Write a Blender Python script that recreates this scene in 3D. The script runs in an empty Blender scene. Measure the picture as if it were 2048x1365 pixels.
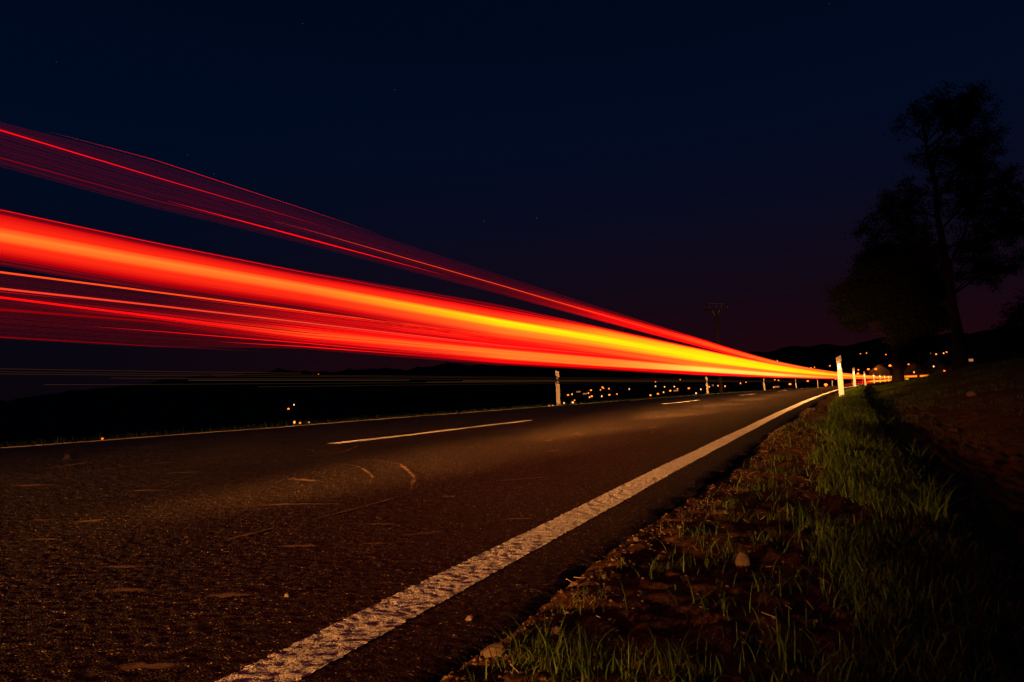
import bpy, math, random
import numpy as np
from mathutils import Matrix, Vector

rng = np.random.default_rng(7)
random.seed(7)
SC = bpy.context.scene
COL = SC.collection

# ------------------------------------------------------------------ camera
CAM_H, PITCH, ROLL = .40416, .0779373, -.0425085
cam = bpy.data.cameras.new('camera')
cam.lens, cam.sensor_width = 23.99, 36.0
cam.clip_start, cam.clip_end = .02, 20000
camo = bpy.data.objects.new('camera', cam)
COL.objects.link(camo)
SC.camera = camo
fw = Vector((0, math.cos(PITCH), math.sin(PITCH)))
up0 = Vector((0, -math.sin(PITCH), math.cos(PITCH)))
rt0 = Vector((1, 0, 0))
rt = rt0 * math.cos(ROLL) + up0 * math.sin(ROLL)
up = -rt0 * math.sin(ROLL) + up0 * math.cos(ROLL)
camo.matrix_world = Matrix(((rt.x, up.x, -fw.x, 0), (rt.y, up.y, -fw.y, 0), (rt.z, up.z, -fw.z, CAM_H), (0, 0, 0, 1)))

# ------------------------------------------------------------------ sky, dusk light, exposure
W = bpy.data.worlds.new('World')
SC.world = W
W.use_nodes = True
wn, wl = W.node_tree.nodes, W.node_tree.links
wn.clear()
sky = wn.new('ShaderNodeTexSky')
sky.sky_type = 'NISHITA'
sky.sun_disc = False
sky.sun_elevation = math.radians(-5.5)
sky.sun_rotation = math.radians(150)
bg = wn.new('ShaderNodeBackground')
bg.inputs['Strength'].default_value = .05
# the glow of the towns low over the horizon, on top of the last dusk light
tc = wn.new('ShaderNodeTexCoord')
sp = wn.new('ShaderNodeSeparateXYZ')
wl.new(tc.outputs['Generated'], sp.inputs[0])


def sky_ramp(stops):
    r = wn.new('ShaderNodeValToRGB')
    el = r.color_ramp.elements
    for i, (p, c) in enumerate(stops):
        q = el[i] if i < 2 else el.new(p)
        q.position, q.color = p, (*c, 1)
    wl.new(sp.outputs['Z'], r.inputs[0])
    return r


NIGHT = [(0, (.0018, .0013, .0028)), (1, (0, .0014, .0065)), (.05, (.0020, .0017, .0040)), (.12, (.0014, .0022, .0062)), (.22, (.0006, .0030, .0112)), (.34, (.0001, .0034, .0150)), (.50, (0, .0026, .0115))]
GLOW = [(0, (.0135, 0, 0)), (1, (0, 0, 0)), (.05, (.0095, .0001, 0)), (.13, (.0048, .0002, .0002)), (.26, (.0018, 0, .0002)), (.4, (.0002, 0, 0))]
nr, gl = sky_ramp(NIGHT), sky_ramp(GLOW)
# the towns lie ahead to the right: their glow fades with the angle from them
dt = wn.new('ShaderNodeVectorMath')
dt.operation = 'DOT_PRODUCT'
wl.new(tc.outputs['Generated'], dt.inputs[0])
dt.inputs[1].default_value = (math.sin(.30), math.cos(.30), .03)
mr = wn.new('ShaderNodeMapRange')
mr.interpolation_type = 'SMOOTHSTEP'
mr.inputs[1].default_value, mr.inputs[2].default_value = .62, 1.0
mr.inputs[3].default_value, mr.inputs[4].default_value = .10, 1.0
wl.new(dt.outputs['Value'], mr.inputs[0])
rp = wn.new('ShaderNodeMix')
rp.data_type, rp.blend_type = 'RGBA', 'ADD'
rp.clamp_factor = False
wl.new(mr.outputs[0], rp.inputs[0])
wl.new(nr.outputs[0], rp.inputs[6])
wl.new(gl.outputs[0], rp.inputs[7])
bg2 = wn.new('ShaderNodeBackground')
bg2.inputs['Strength'].default_value = 1.0
add = wn.new('ShaderNodeAddShader')
wo = wn.new('ShaderNodeOutputWorld')
wl.new(sky.outputs[0], bg.inputs[0])
wl.new(rp.outputs[2], bg2.inputs[0])
wl.new(bg.outputs[0], add.inputs[0])
wl.new(bg2.outputs[0], add.inputs[1])
wl.new(add.outputs[0], wo.inputs[0])

sun = bpy.data.lights.new('sun', 'SUN')
sun.energy, sun.angle, sun.color = .002, math.radians(12), (.7, .8, 1.0)
suno = bpy.data.objects.new('sun', sun)
COL.objects.link(suno)
suno.rotation_euler = (math.radians(55), 0, math.radians(150))

SC.view_settings.view_transform = 'Standard'
SC.view_settings.look = 'None'
SC.view_settings.exposure = 0
SC.view_settings.gamma = 1
SC.render.engine = 'CYCLES'
SC.cycles.max_bounces = 4
SC.cycles.transparent_max_bounces = 8
SC.cycles.sample_clamp_indirect = 2.0
SC.cycles.use_denoising = True

# ------------------------------------------------------------------ the line of the road
TH, K0, K1 = .441469, .00147893, -1.20131e-05
ST = np.arange(-40, 330, .25)


def _road_table():
    k = np.where(ST < 0, K0, K0 + K1 * np.clip(ST, 0, 125)) + .0045 * np.clip((ST - 125) / 60, 0, 1)
    i0 = np.argmin(abs(ST))
    a = np.zeros_like(ST)
    a[1:] = np.cumsum((k[1:] + k[:-1]) / 2 * .25)
    a += TH - a[i0]
    x = np.zeros_like(a)
    y = np.zeros_like(a)
    x[1:] = np.cumsum((np.sin(a[1:]) + np.sin(a[:-1])) / 2 * .25)
    y[1:] = np.cumsum((np.cos(a[1:]) + np.cos(a[:-1])) / 2 * .25)
    return a, x - x[i0], y - y[i0]


RA, RX, RY = _road_table()


def road_z(s, d):
    s = np.clip(s, -5, 130)
    return -.000121 * s - .00000663 * s * s + (-.0191878 + .000676 * s) * (d + .8599)


def rd(s, d, z=0.):
    """station s along the road, d metres right of the camera's line, z above the carriageway"""
    s = np.asarray(s, float)
    d = np.asarray(d, float)
    a = np.interp(s, ST, RA)
    return np.stack([np.interp(s, ST, RX) + d * np.cos(a), np.interp(s, ST, RY) - d * np.sin(a), z + road_z(s, d)], -1)


def sst(x):
    x = np.clip(x, 0, 1)
    return x * x * (3 - 2 * x)


def far_z(x, y):
    r = np.hypot(x, y)
    az = np.degrees(np.arctan2(x, y))
    h = TH + .06
    u = -(x * np.cos(h) - y * np.sin(h))
    e = np.interp(az, [-180, -60, -45, -37, -31, -25, -18, -13, -5, 0, 15, 25, 33, 60, 120, 180],
                  [.6, .6, .5, .95, 1.6, 2.2, 2.45, 2.35, 2.5, 2.4, 2.3, 2.6, 2.7, 2.6, 1., .6])
    ridge = np.tan(np.radians(e)) * 2300 * sst((r - 650) / 1650) * (1 + .04 * np.sin(az * .9) + .025 * np.sin(az * 2.3 + 1))
    ridge = ridge * np.where(r > 2300, np.clip(1 - (r - 2300) / 4000, .2, 1), 1)
    val = -15 * sst((u - 8) / 110) * (1 - sst((r - 450) / 950))
    rise = 13 * sst((r - 300) / 450) * (1 - sst((u + 10) / 110)) * (1 - .5 * sst((r - 900) / 800))
    dip = -2.2 * (1 - sst((np.abs(u) - 45) / 25)) * (1 - sst((r - 255) / 60))
    return ridge + val + rise + dip + .6 * np.sin(x * .021 + 1) * np.sin(y * .017) * sst((r - 120) / 200)


BANK_D = [-.61, -.55, -.2, .1, .28, .45, .7, 1.0, 1.6, 2.5, 4, 6, 12, 40, 50]
BANK_Z = [-.045, -.018, -.014, -.03, -.06, -.115, -.14, -.11, .0, .20, .62, .88, 1.0, 1.3, -4]


def bank_z(s, d):
    c = np.interp(s, [-40, 0, 10, 20, 37, 60, 100, 260], [.8, .8, .75, .85, 1.15, .72, .6, .6])
    k = np.interp(d, BANK_D, BANK_Z)
    k = np.where(k > 0, k * c, k)
    return road_z(s, np.minimum(d, -.58)) + k


LEFT_D = [-60, -40, -25, -12, -8.6, -7.8, -7.2]
LEFT_Z = [-16, -8, -4.4, -1.25, -.25, -.06, -.03]


def left_z(s, d):
    return road_z(s, np.maximum(d, -7.25)) + np.interp(d, LEFT_D, LEFT_Z)


# ------------------------------------------------------------------ helpers
def tag(o, label=None, cat=None, group=None, kind=None):
    for k, v in (('label', label), ('category', cat), ('group', group), ('kind', kind)):
        if v:
            o[k] = v
    return o


def empty(name, loc, label, cat, group=None, rz=0.):
    o = bpy.data.objects.new(name, None)
    o.empty_display_size = .2
    COL.objects.link(o)
    o.location = loc
    o.rotation_euler = (0, 0, rz)
    return tag(o, label, cat, group)


def mesh_np(name, V, F, smooth=False):
    """V n x 3, F list of index arrays (m x 3 or m x 4)"""
    me = bpy.data.meshes.new(name)
    V = np.asarray(V, np.float32)
    Fs = [np.asarray(f, np.int32) for f in (F if isinstance(F, list) else [F])]
    Fs = [f for f in Fs if len(f)]
    me.vertices.add(len(V))
    me.vertices.foreach_set('co', V.ravel())
    idx = np.concatenate([f.ravel() for f in Fs])
    tot = np.concatenate([np.full(len(f), f.shape[1], np.int32) for f in Fs])
    me.loops.add(len(idx))
    me.loops.foreach_set('vertex_index', idx)
    me.polygons.add(len(tot))
    st = np.zeros(len(tot), np.int32)
    st[1:] = np.cumsum(tot)[:-1]
    me.polygons.foreach_set('loop_start', st)
    me.polygons.foreach_set('loop_total', tot)
    me.polygons.foreach_set('use_smooth', np.full(len(tot), bool(smooth)))
    me.update(calc_edges=True)
    me.validate()
    return me


def ob(name, me, mat=None, parent=None, **kw):
    o = bpy.data.objects.new(name, me)
    COL.objects.link(o)
    if mat is not None and me is not None and not me.materials:
        me.materials.append(mat)
    if parent is not None:
        o.parent = parent
    return tag(o, **kw)


def colour_attr(me, C, name='col'):
    a = me.color_attributes.new(name, 'FLOAT_COLOR', 'POINT')
    c = np.ones((len(me.vertices), 4), np.float32)
    c[:, :3] = C
    a.data.foreach_set('color', c.ravel())


def grid_faces(n, m):
    i = np.arange(n - 1)[:, None] * m + np.arange(m - 1)[None, :]
    return np.stack([i, i + 1, i + m + 1, i + m], -1).reshape(-1, 4)


def tube(P, R, k=4, cap=True):
    P = np.asarray(P, float)
    n = len(P)
    R = np.broadcast_to(np.asarray(R, float), (n,))
    T = np.gradient(P, axis=0)
    T /= np.linalg.norm(T, axis=1)[:, None] + 1e-12
    ref = np.where(np.abs(T[:, 2:3]) > .9, np.array([[1., 0, 0]]), np.array([[0, 0, 1.]]))
    A = np.cross(T, ref)
    A /= np.linalg.norm(A, axis=1)[:, None] + 1e-12
    B = np.cross(A, T)
    th = np.arange(k) * 2 * np.pi / k
    V = P[:, None] + R[:, None, None] * (A[:, None] * np.cos(th)[None, :, None] + B[:, None] * np.sin(th)[None, :, None])
    i = np.arange(n - 1)[:, None] * k
    j = np.arange(k)[None, :]
    F = np.stack([i + j, i + (j + 1) % k, i + k + (j + 1) % k, i + k + j], -1).reshape(-1, 4)
    return V.reshape(-1, 3), F


class MB:
    def __init__(s):
        s.v, s.q, s.t, s.n = [], [], [], 0

    def add(s, V, F):
        F = np.asarray(F)
        (s.q if F.shape[1] == 4 else s.t).append(F + s.n)
        s.v.append(np.asarray(V, float))
        s.n += len(V)
        return s

    def tube(s, P, R, k=6):
        V, F = tube(P, R, k)
        off, n = s.n, len(P)
        s.add(V, F)
        for base in (0, (n - 1) * k):
            c = s.n
            s.v.append(V[base:base + k].mean(0)[None])
            s.n += 1
            s.t.append(np.array([[c, off + base + j, off + base + (j + 1) % k] for j in range(k)]))
        return s

    def box(s, c, h, R=None):
        c, h = np.array(c, float), np.array(h, float)
        g = np.array([[x, y, z] for x in (-1, 1) for y in (-1, 1) for z in (-1, 1)], float) * h
        if R is not None:
            g = g @ np.array(R).T
        return s.add(g + c, [[0, 1, 3, 2], [4, 6, 7, 5], [0, 4, 5, 1], [2, 3, 7, 6], [0, 2, 6, 4], [1, 5, 7, 3]])

    def mesh(s, name, smooth=False):
        F = ([np.concatenate(s.q)] if s.q else []) + ([np.concatenate(s.t)] if s.t else [])
        return mesh_np(name, np.concatenate(s.v), F, smooth)


def prism(prof, z0, z1):
    """closed outline (n x 2) between two slanted planes z0(x), z1(x)"""
    prof = np.asarray(prof, float)
    n = len(prof)
    a = np.c_[prof, [z0(x) for x in prof[:, 0]]]
    b = np.c_[prof, [z1(x) for x in prof[:, 0]]]
    ca, cb = a.mean(0), b.mean(0)
    V = np.vstack([a, b, ca, cb])
    j = np.arange(n)
    k = (j + 1) % n
    q = np.stack([j, k, n + k, n + j], -1)
    t = np.vstack([np.stack([np.full(n, 2 * n), k, j], -1), np.stack([np.full(n, 2 * n + 1), n + j, n + k], -1)])
    return V, [q, t]


def ico(r, c, sub=1, sq=(1, 1, 1), jit=0.):
    import bmesh
    bm = bmesh.new()
    bmesh.ops.create_icosphere(bm, subdivisions=sub, radius=1)
    V = np.array([v.co[:] for v in bm.verts])
    F = np.array([[v.index for v in f.verts] for f in bm.faces])
    bm.free()
    if jit:
        V = V * (1 + jit * rng.normal(size=(len(V), 1)))
    return V * r * np.array(sq) + np.array(c), F


# ------------------------------------------------------------------ materials
def mat_new(name):
    m = bpy.data.materials.new(name)
    m.use_nodes = True
    n, l = m.node_tree.nodes, m.node_tree.links
    return m, n, l, n['Principled BSDF']


def ramp(n, stops):
    r = n.new('ShaderNodeValToRGB')
    el = r.color_ramp.elements
    for i, (p, c) in enumerate(stops):
        q = el[i] if i < 2 else el.new(p)
        q.position = p
        q.color = (*c, 1) if len(c) == 3 else c
    return r


def noise(n, l, scale, detail=3, vec=None, rough=.6):
    t = n.new('ShaderNodeTexNoise')
    t.inputs['Scale'].default_value = scale
    t.inputs['Detail'].default_value = detail
    t.inputs['Roughness'].default_value = rough
    if vec is not None:
        l.new(vec, t.inputs['Vector'])
    return t


def bump(n, l, p, src, strength, dist):
    b = n.new('ShaderNodeBump')
    b.inputs['Strength'].default_value = strength
    b.inputs['Distance'].default_value = dist
    l.new(src, b.inputs['Height'])
    l.new(b.outputs[0], p.inputs['Normal'])
    return b


def simple(name, stops, scale, rough=.8, bmp=0., dist=.01, spec=.3, detail=4):
    m, n, l, p = mat_new(name)
    g = n.new('ShaderNodeNewGeometry')
    t = noise(n, l, scale, detail, g.outputs['Position'])
    r = ramp(n, stops)
    l.new(t.outputs['Fac'], r.inputs[0])
    l.new(r.outputs[0], p.inputs['Base Color'])
    p.inputs['Roughness'].default_value = rough
    p.inputs['Specular IOR Level'].default_value = spec
    if bmp:
        bump(n, l, p, t.outputs['Fac'], bmp, dist)
    return m


def glow_mat(name, col, strength):
    m, n, l, p = mat_new(name)
    p.inputs['Base Color'].default_value = (*[min(1, c) * .8 for c in col], 1)
    p.inputs['Emission Color'].default_value = (*col, 1)
    p.inputs['Emission Strength'].default_value = strength
    return m


def asphalt_mat():
    m, n, l, p = mat_new('asphalt')
    g = n.new('ShaderNodeNewGeometry')
    v = n.new('ShaderNodeTexVoronoi')
    v.inputs['Scale'].default_value = 230
    l.new(g.outputs['Position'], v.inputs['Vector'])
    sx = n.new('ShaderNodeSeparateColor')
    l.new(v.outputs['Color'], sx.inputs[0])
    r = ramp(n, [(0, (.009, .006, .003)), (.5, (.024, .017, .007)), (.84, (.050, .035, .015)), (.94, (.16, .115, .065)), (1, (.50, .38, .24))])
    l.new(sx.outputs[0], r.inputs[0])
    t2 = noise(n, l, 1.3, 4, g.outputs['Position'])
    r2 = ramp(n, [(.3, (.7, .7, .7)), (.7, (1.25, 1.2, 1.15))])
    l.new(t2.outputs['Fac'], r2.inputs[0])
    mx = n.new('ShaderNodeMix')
    mx.data_type, mx.blend_type = 'RGBA', 'MULTIPLY'
    mx.inputs[0].default_value = 1
    l.new(r.outputs[0], mx.inputs[6])
    l.new(r2.outputs[0], mx.inputs[7])
    l.new(mx.outputs[2], p.inputs['Base Color'])
    p.inputs['Roughness'].default_value = .62
    p.inputs['Specular IOR Level'].default_value = .4
    bump(n, l, p, v.outputs['Distance'], .8, .004)
    return m


def paint_mat(name='road_paint', lo=.41):
    m, n, l, p = mat_new(name)
    g = n.new('ShaderNodeNewGeometry')
    t = noise(n, l, 190, 2, g.outputs['Position'], .75)
    t2 = noise(n, l, 7, 4, g.outputs['Position'])
    ad = n.new('ShaderNodeMath')
    ad.operation = 'MULTIPLY_ADD'
    ad.inputs[1].default_value = .12
    l.new(t2.outputs['Fac'], ad.inputs[0])
    l.new(t.outputs['Fac'], ad.inputs[2])
    r = ramp(n, [(lo, (0, 0, 0)), (lo + .10, (1, 1, 1))])
    l.new(ad.outputs[0], r.inputs[0])
    p.inputs['Base Color'].default_value = (.72, .70, .66, 1)
    c = ramp(n, [(.3, (.72, .66, .56)), (.7, (.90, .84, .73))])
    l.new(t2.outputs['Fac'], c.inputs[0])
    l.new(c.outputs[0], p.inputs['Base Color'])
    p.inputs['Roughness'].default_value = .7
    tr = n.new('ShaderNodeBsdfTransparent')
    ms = n.new('ShaderNodeMixShader')
    l.new(r.outputs[0], ms.inputs[0])
    l.new(tr.outputs[0], ms.inputs[1])
    l.new(p.outputs[0], ms.inputs[2])
    l.new(ms.outputs[0], n['Material Output'].inputs[0])
    bump(n, l, p, t.outputs['Fac'], .6, .004)
    p.inputs['Sheen Weight'].default_value = 1.0 if lo > .4 else .7      # glass beads: bright under grazing light
    p.inputs['Sheen Roughness'].default_value = .35
    return m


def mud_mat():
    m, n, l, p = mat_new('dried_mud')
    g = n.new('ShaderNodeNewGeometry')
    uv = n.new('ShaderNodeAttribute')
    uv.attribute_name = 'edge'
    t = noise(n, l, 90, 4, g.outputs['Position'], .75)
    t2 = noise(n, l, 9, 3, g.outputs['Position'])
    a = n.new('ShaderNodeMath')
    a.operation = 'MULTIPLY'
    l.new(t.outputs['Fac'], a.inputs[0])
    l.new(t2.outputs['Fac'], a.inputs[1])
    b = n.new('ShaderNodeMath')
    b.operation = 'MULTIPLY'
    l.new(a.outputs[0], b.inputs[0])
    l.new(uv.outputs['Fac'], b.inputs[1])
    r = ramp(n, [(.11, (0, 0, 0)), (.27, (.85, .85, .85))])
    l.new(b.outputs[0], r.inputs[0])
    p.inputs['Base Color'].default_value = (.42, .27, .15, 1)
    p.inputs['Roughness'].default_value = .9
    tr = n.new('ShaderNodeBsdfTransparent')
    ms = n.new('ShaderNodeMixShader')
    l.new(r.outputs[0], ms.inputs[0])
    l.new(tr.outputs[0], ms.inputs[1])
    l.new(p.outputs[0], ms.inputs[2])
    l.new(ms.outputs[0], n['Material Output'].inputs[0])
    return m


def trail_mat():
    m, n, l, p = mat_new('vehicle_light')
    a = n.new('ShaderNodeAttribute')
    a.attribute_name = 'col'
    em = n.new('ShaderNodeEmission')
    em.inputs['Strength'].default_value = 1
    l.new(a.outputs['Color'], em.inputs[0])
    l.new(em.outputs[0], n['Material Output'].inputs[0])
    n.remove(p)
    return m


def leaf_mat(name, a, b, scale=14):
    m, n, l, p = mat_new(name)
    g = n.new('ShaderNodeNewGeometry')
    t = noise(n, l, scale, 2, g.outputs['Position'])
    r = ramp(n, [(.3, a), (.7, b)])
    l.new(t.outputs['Fac'], r.inputs[0])
    l.new(r.outputs[0], p.inputs['Base Color'])
    p.inputs['Roughness'].default_value = .75 if 'tree' in name else .5
    p.inputs['Specular IOR Level'].default_value = .08 if 'tree' in name else .35
    return m


M = dict(
    asphalt=asphalt_mat(), paint=paint_mat(), paint2=paint_mat('road_paint_far', .22), mud=mud_mat(), trail=trail_mat(),
    dirt=simple('verge_soil', [(.25, (.06, .028, .012)), (.55, (.18, .084, .035)), (.8, (.36, .19, .085))], 26, .95, .7, .02, .15, 8),
    bank=simple('bank_soil', [(.3, (.09, .042, .017)), (.6, (.20, .092, .038)), (.85, (.32, .17, .075))], 7, .95, .6, .04, .1, 8),
    field=simple('dark_field', [(.3, (.02, .028, .012)), (.7, (.04, .045, .02))], .02, .95, 0, .1, .1, 6),
    grass=leaf_mat('grass_blade', (.034, .080, .009), (.125, .205, .026), 9),
    straw=leaf_mat('dry_grass', (.24, .17, .08), (.38, .28, .14), 30),
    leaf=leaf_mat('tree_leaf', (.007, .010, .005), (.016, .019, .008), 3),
    bark=simple('bark', [(.3, (.02, .014, .010)), (.7, (.04, .030, .021))], 9, .9, .8, .03, .2, 6),
    stone=simple('pale_stone', [(.3, (.11, .072, .045)), (.7, (.28, .20, .13))], 40, .85, .4, .005, .3, 5),
    white=simple('white_plastic', [(.3, (.74, .73, .70)), (.7, (.82, .81, .79))], 12, .45, 0, .01, .4),
    black=simple('black_plastic', [(.3, (.012, .012, .012)), (.7, (.02, .02, .02))], 30, .5, 0, .01, .3),
    steel=simple('grey_steel', [(.3, (.16, .16, .16)), (.7, (.24, .24, .24))], 12, .55, 0, .01, .4),
    timber=simple('pole_timber', [(.3, (.02, .016, .012)), (.7, (.04, .03, .024))], 7, .9, .4, .01, .2),
    ceramic=simple('insulator', [(.3, (.08, .03, .02)), (.7, (.12, .05, .03))], 20, .3),
    render=simple('house_render', [(.3, (.26, .22, .17)), (.7, (.40, .35, .28))], 1.5, .9),
    tiles=simple('roof_tiles', [(.3, (.10, .045, .03)), (.7, (.17, .075, .05))], 3, .85),
)


def reflector_mat():
    m, n, l, p = mat_new('reflector_glass')
    g = n.new('ShaderNodeNewGeometry')
    v = n.new('ShaderNodeTexVoronoi')
    v.inputs['Scale'].default_value = 160
    l.new(g.outputs['Position'], v.inputs['Vector'])
    r = ramp(n, [(0, (.98, .98, .98)), (.5, (.9, .9, .92))])
    l.new(v.outputs['Distance'], r.inputs[0])
    l.new(r.outputs[0], p.inputs['Base Color'])
    p.inputs['Metallic'].default_value = .6
    p.inputs['Roughness'].default_value = .38
    return m


M['reflector'] = reflector_mat()
M['lamp_orange'] = glow_mat('sodium_lamp', (1, .14, .008), 4.5)
M['lamp_white'] = glow_mat('pale_lamp', (1, .42, .12), 3.0)
M['lamp_cyan'] = glow_mat('cyan_lamp', (.06, .7, 1), 8)
M['lamp_red'] = glow_mat('red_beacon', (1, .04, .02), 3)
M['window_lit'] = glow_mat('lit_window', (1, .30, .05), 3)
M['window_dim'] = glow_mat('dim_window', (1, .34, .10), .5)
M['star'] = glow_mat('star_light', (.6, .75, 1), .2)

# ------------------------------------------------------------------ ground: far country
az = np.radians(np.concatenate([np.arange(-62, 62, .5), np.arange(62, 298, 4.)]))
rr = np.concatenate([[6, 12, 20, 30], np.geomspace(40, 6500, 110)])
A, Rr = np.meshgrid(az, rr, indexing='ij')
X, Y = Rr * np.sin(A), Rr * np.cos(A)
Z = far_z(X, Y)
Z += sst((Rr - 900) / 600) * rng.normal(size=Z.shape) * 2.2
n_, m_ = A.shape
V = np.stack([X, Y, Z], -1).reshape(-1, 3)
F = grid_faces(n_, m_)
wrap = np.stack([(n_ - 1) * m_ + np.arange(m_ - 1), (n_ - 1) * m_ + np.arange(1, m_), np.arange(1, m_), np.arange(m_ - 1)], -1)
V = np.vstack([V, [[0, 0, -3.]]])
ring = np.stack([np.arange(n_) * m_, ((np.arange(n_) + 1) % n_) * m_, np.full(n_, n_ * m_)], -1)
ob('terrain', mesh_np('terrain', V, [np.vstack([F, wrap]), ring], True), M['field'], kind='structure')

# ------------------------------------------------------------------ road, with grain near the camera
s_list = [-14.]
while s_list[-1] < 280:
    s = s_list[-1]
    if s < 0:
        st = 2. if s < -2 else (.5 if s < -.5 else .05)
    elif s < 34:
        st = max(.0058, .0042 * s)
    else:
        st = 1.2
    if s < .35 <= s + st:
        st = .35 - s
    s_list.append(s + st)
sv = np.array(s_list)
d_list = [-.56]
while d_list[-1] > -7.22:
    d = -d_list[-1]
    d_list.append(d_list[-1] - (.0068 if d < 1.6 else .0042 * d))
dv = np.array(d_list)
D_L, D_R = -.8599, -.7411                       # the right edge line
Sg, Dg = np.meshgrid(sv, dv, indexing='ij')
gr = rng.normal(size=Sg.shape)
gr = (gr + .6 * (np.roll(gr, 1, 0) + np.roll(gr, 1, 1)) + .35 * np.roll(np.roll(gr, 1, 0), 1, 1)) / 1.4
low = sum(a * np.sin(Sg * fx + p) * np.sin(Dg * fy + q) for a, fx, fy, p, q in ((.0025, 1.1, 2.2, .3, 1.), (.0018, 2.7, 1.3, 2., .4), (.001, 5.1, 6.3, 1., 2.)))
GR = np.clip(gr, -1.6, 1.9) * .0007
ragged = .012 * np.sin(sv * 7.3) + .008 * np.sin(sv * 23.1 + 1) + rng.normal(size=len(sv)) * .004
Dr = Dg.copy()
wgt = np.clip((Dg + .64) / .08, 0, 1)
Dr += wgt * ragged[:, None]
Zr = GR + low
Zr -= wgt ** 3 * .012
P3 = rd(Sg, Dr, Zr)
V = P3.reshape(-1, 3)
F = grid_faces(*Sg.shape)[:, ::-1]
# broken asphalt edge and outer edge, going down into the verge
edge = P3[:, 0].copy()
edge[:, 2] -= .09
edl = P3[:, -1].copy()
edl[:, 2] -= .12
n_, m_ = Sg.shape
V = np.vstack([V, edge, edl])
i = np.arange(n_ - 1)
F2 = np.stack([i * m_, n_ * m_ + i, n_ * m_ + i + 1, (i + 1) * m_], -1)
F3 = np.stack([i * m_ + m_ - 1, (i + 1) * m_ + m_ - 1, n_ * m_ + n_ + i + 1, n_ * m_ + n_ + i], -1)
road = ob('road', mesh_np('road', V, np.vstack([F, F2[:, ::-1], F3]), True), M['asphalt'], kind='structure')

# right edge line: follows the grain of the asphalt
cols = np.where((dv >= D_L - .003) & (dv <= D_R + .003))[0]
Pp = P3[:, cols].copy()
Pp[..., 2] += .0016
rag2 = rng.normal(size=(len(sv), 2)) * .0018
Dl = Dr[:, cols].copy()
Dl[:, 0] += rag2[:, 0]
Dl[:, -1] += rag2[:, 1]
Pp = rd(Sg[:, cols], Dl, Zr[:, cols] + .0018)
ob('edge_line', mesh_np('edge_line', Pp.reshape(-1, 3), grid_faces(len(sv), len(cols))[:, ::-1], True), M['paint'], road)


def strip(name, s0, s1, da, db, lift, mat, parent, step=.25, nd=4):
    ss = np.linspace(s0, s1, max(3, int((s1 - s0) / step)))
    dd = np.linspace(da, db, nd)
    a, b = np.meshgrid(ss, dd, indexing='ij')
    b = b + rng.normal(size=b.shape) * .003 * ((np.arange(nd) == 0) | (np.arange(nd) == nd - 1))[None, :]
    P = rd(a, b, lift)
    zz = np.interp
    low_ = sum(q * np.sin(a * fx + p) * np.sin(b * fy + r) for q, fx, fy, p, r in ((.0025, 1.1, 2.2, .3, 1.), (.0018, 2.7, 1.3, 2., .4), (.001, 5.1, 6.3, 1., 2.)))
    P[..., 2] += low_
    return ob(name, mesh_np(name, P.reshape(-1, 3), grid_faces(len(ss), nd)), mat, parent)


strip('edge_line', -14, 280, -7.04, -6.90, .0085, M['paint2'], road, .5)
for s0, s1 in [(-6.8, -2.8)] + [(4.5 + 11.28 * i, 8.42 + 11.28 * i) for i in range(22)]:
    strip('centre_dash', s0, s1, -3.91, -3.78, .0085, M['paint2'], road, .2)

# dried mud, tyre scuffs and scratches on the carriageway
SCUFF = [[(3.49, -3.23), (3.94, -3.25), (4.42, -3.51), (4.58, -3.78)], [(3.58, -2.77), (3.32, -2.33), (2.85, -1.92), (2.42, -1.65), (2.24, -1.6)], [(3.34, -2.87), (3.15, -2.49), (2.8, -2.13), (2.49, -1.93)], [(2.13, -3.97), (2.96, -4.01), (3.65, -3.87), (4.15, -3.79)], [(2.93, -4.89), (3.21, -5.27), (3.52, -5.82)], [(2.02, -3.81), (2.11, -3.47)], [(2.58, -4.49), (2.99, -4.62)], [(2.63, -2.55), (2.58, -2.25)], [(1.43, -1.65), (1.51, -1.64), (1.67, -1.64)], [(1.76, -1.62), (1.98, -1.61), (2.43, -1.63)], [(2.73, -1.52), (3.15, -1.08)], [(2.49, -1.08), (2.64, -0.86)], [(2.58, -3.45), (2.77, -3.22)], [(5.64, -1.42), (6.62, -1.33)], [(4.95, -2.16), (5.21, -2.13)], [(5.66, -2.14), (5.85, -2.09)], [(6.33, -2.11), (6.79, -1.97)], [(3.43, -1.25), (3.6, -1.23)], [(1.88, -2.09), (1.99, -2.01), (2.09, -1.75)], [(2.05, -2.97), (2.15, -2.8)], [(1.46, -2.4), (1.56, -2.31)], [(1.68, -1.2), (1.79, -1.08)], [(2.34, -1.46), (2.38, -1.4)], [(4.18, -1.79), (4.37, -1.72)]]
WID = [.03, .03, .02, .022, .05, .09, .07, .08, .022, .022, .03, .03, .05, .03, .08, .06, .07, .06, .035, .05, .05, .04, .05, .05]
for _ in range(16):
    s = rng.uniform(2.5, 12)
    d = rng.uniform(-3.2, -1.1)
    SCUFF.append([(s, d), (s + rng.uniform(.1, .5), d + rng.uniform(-.05, .1))])
    WID.append(rng.uniform(.03, .09))


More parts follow.
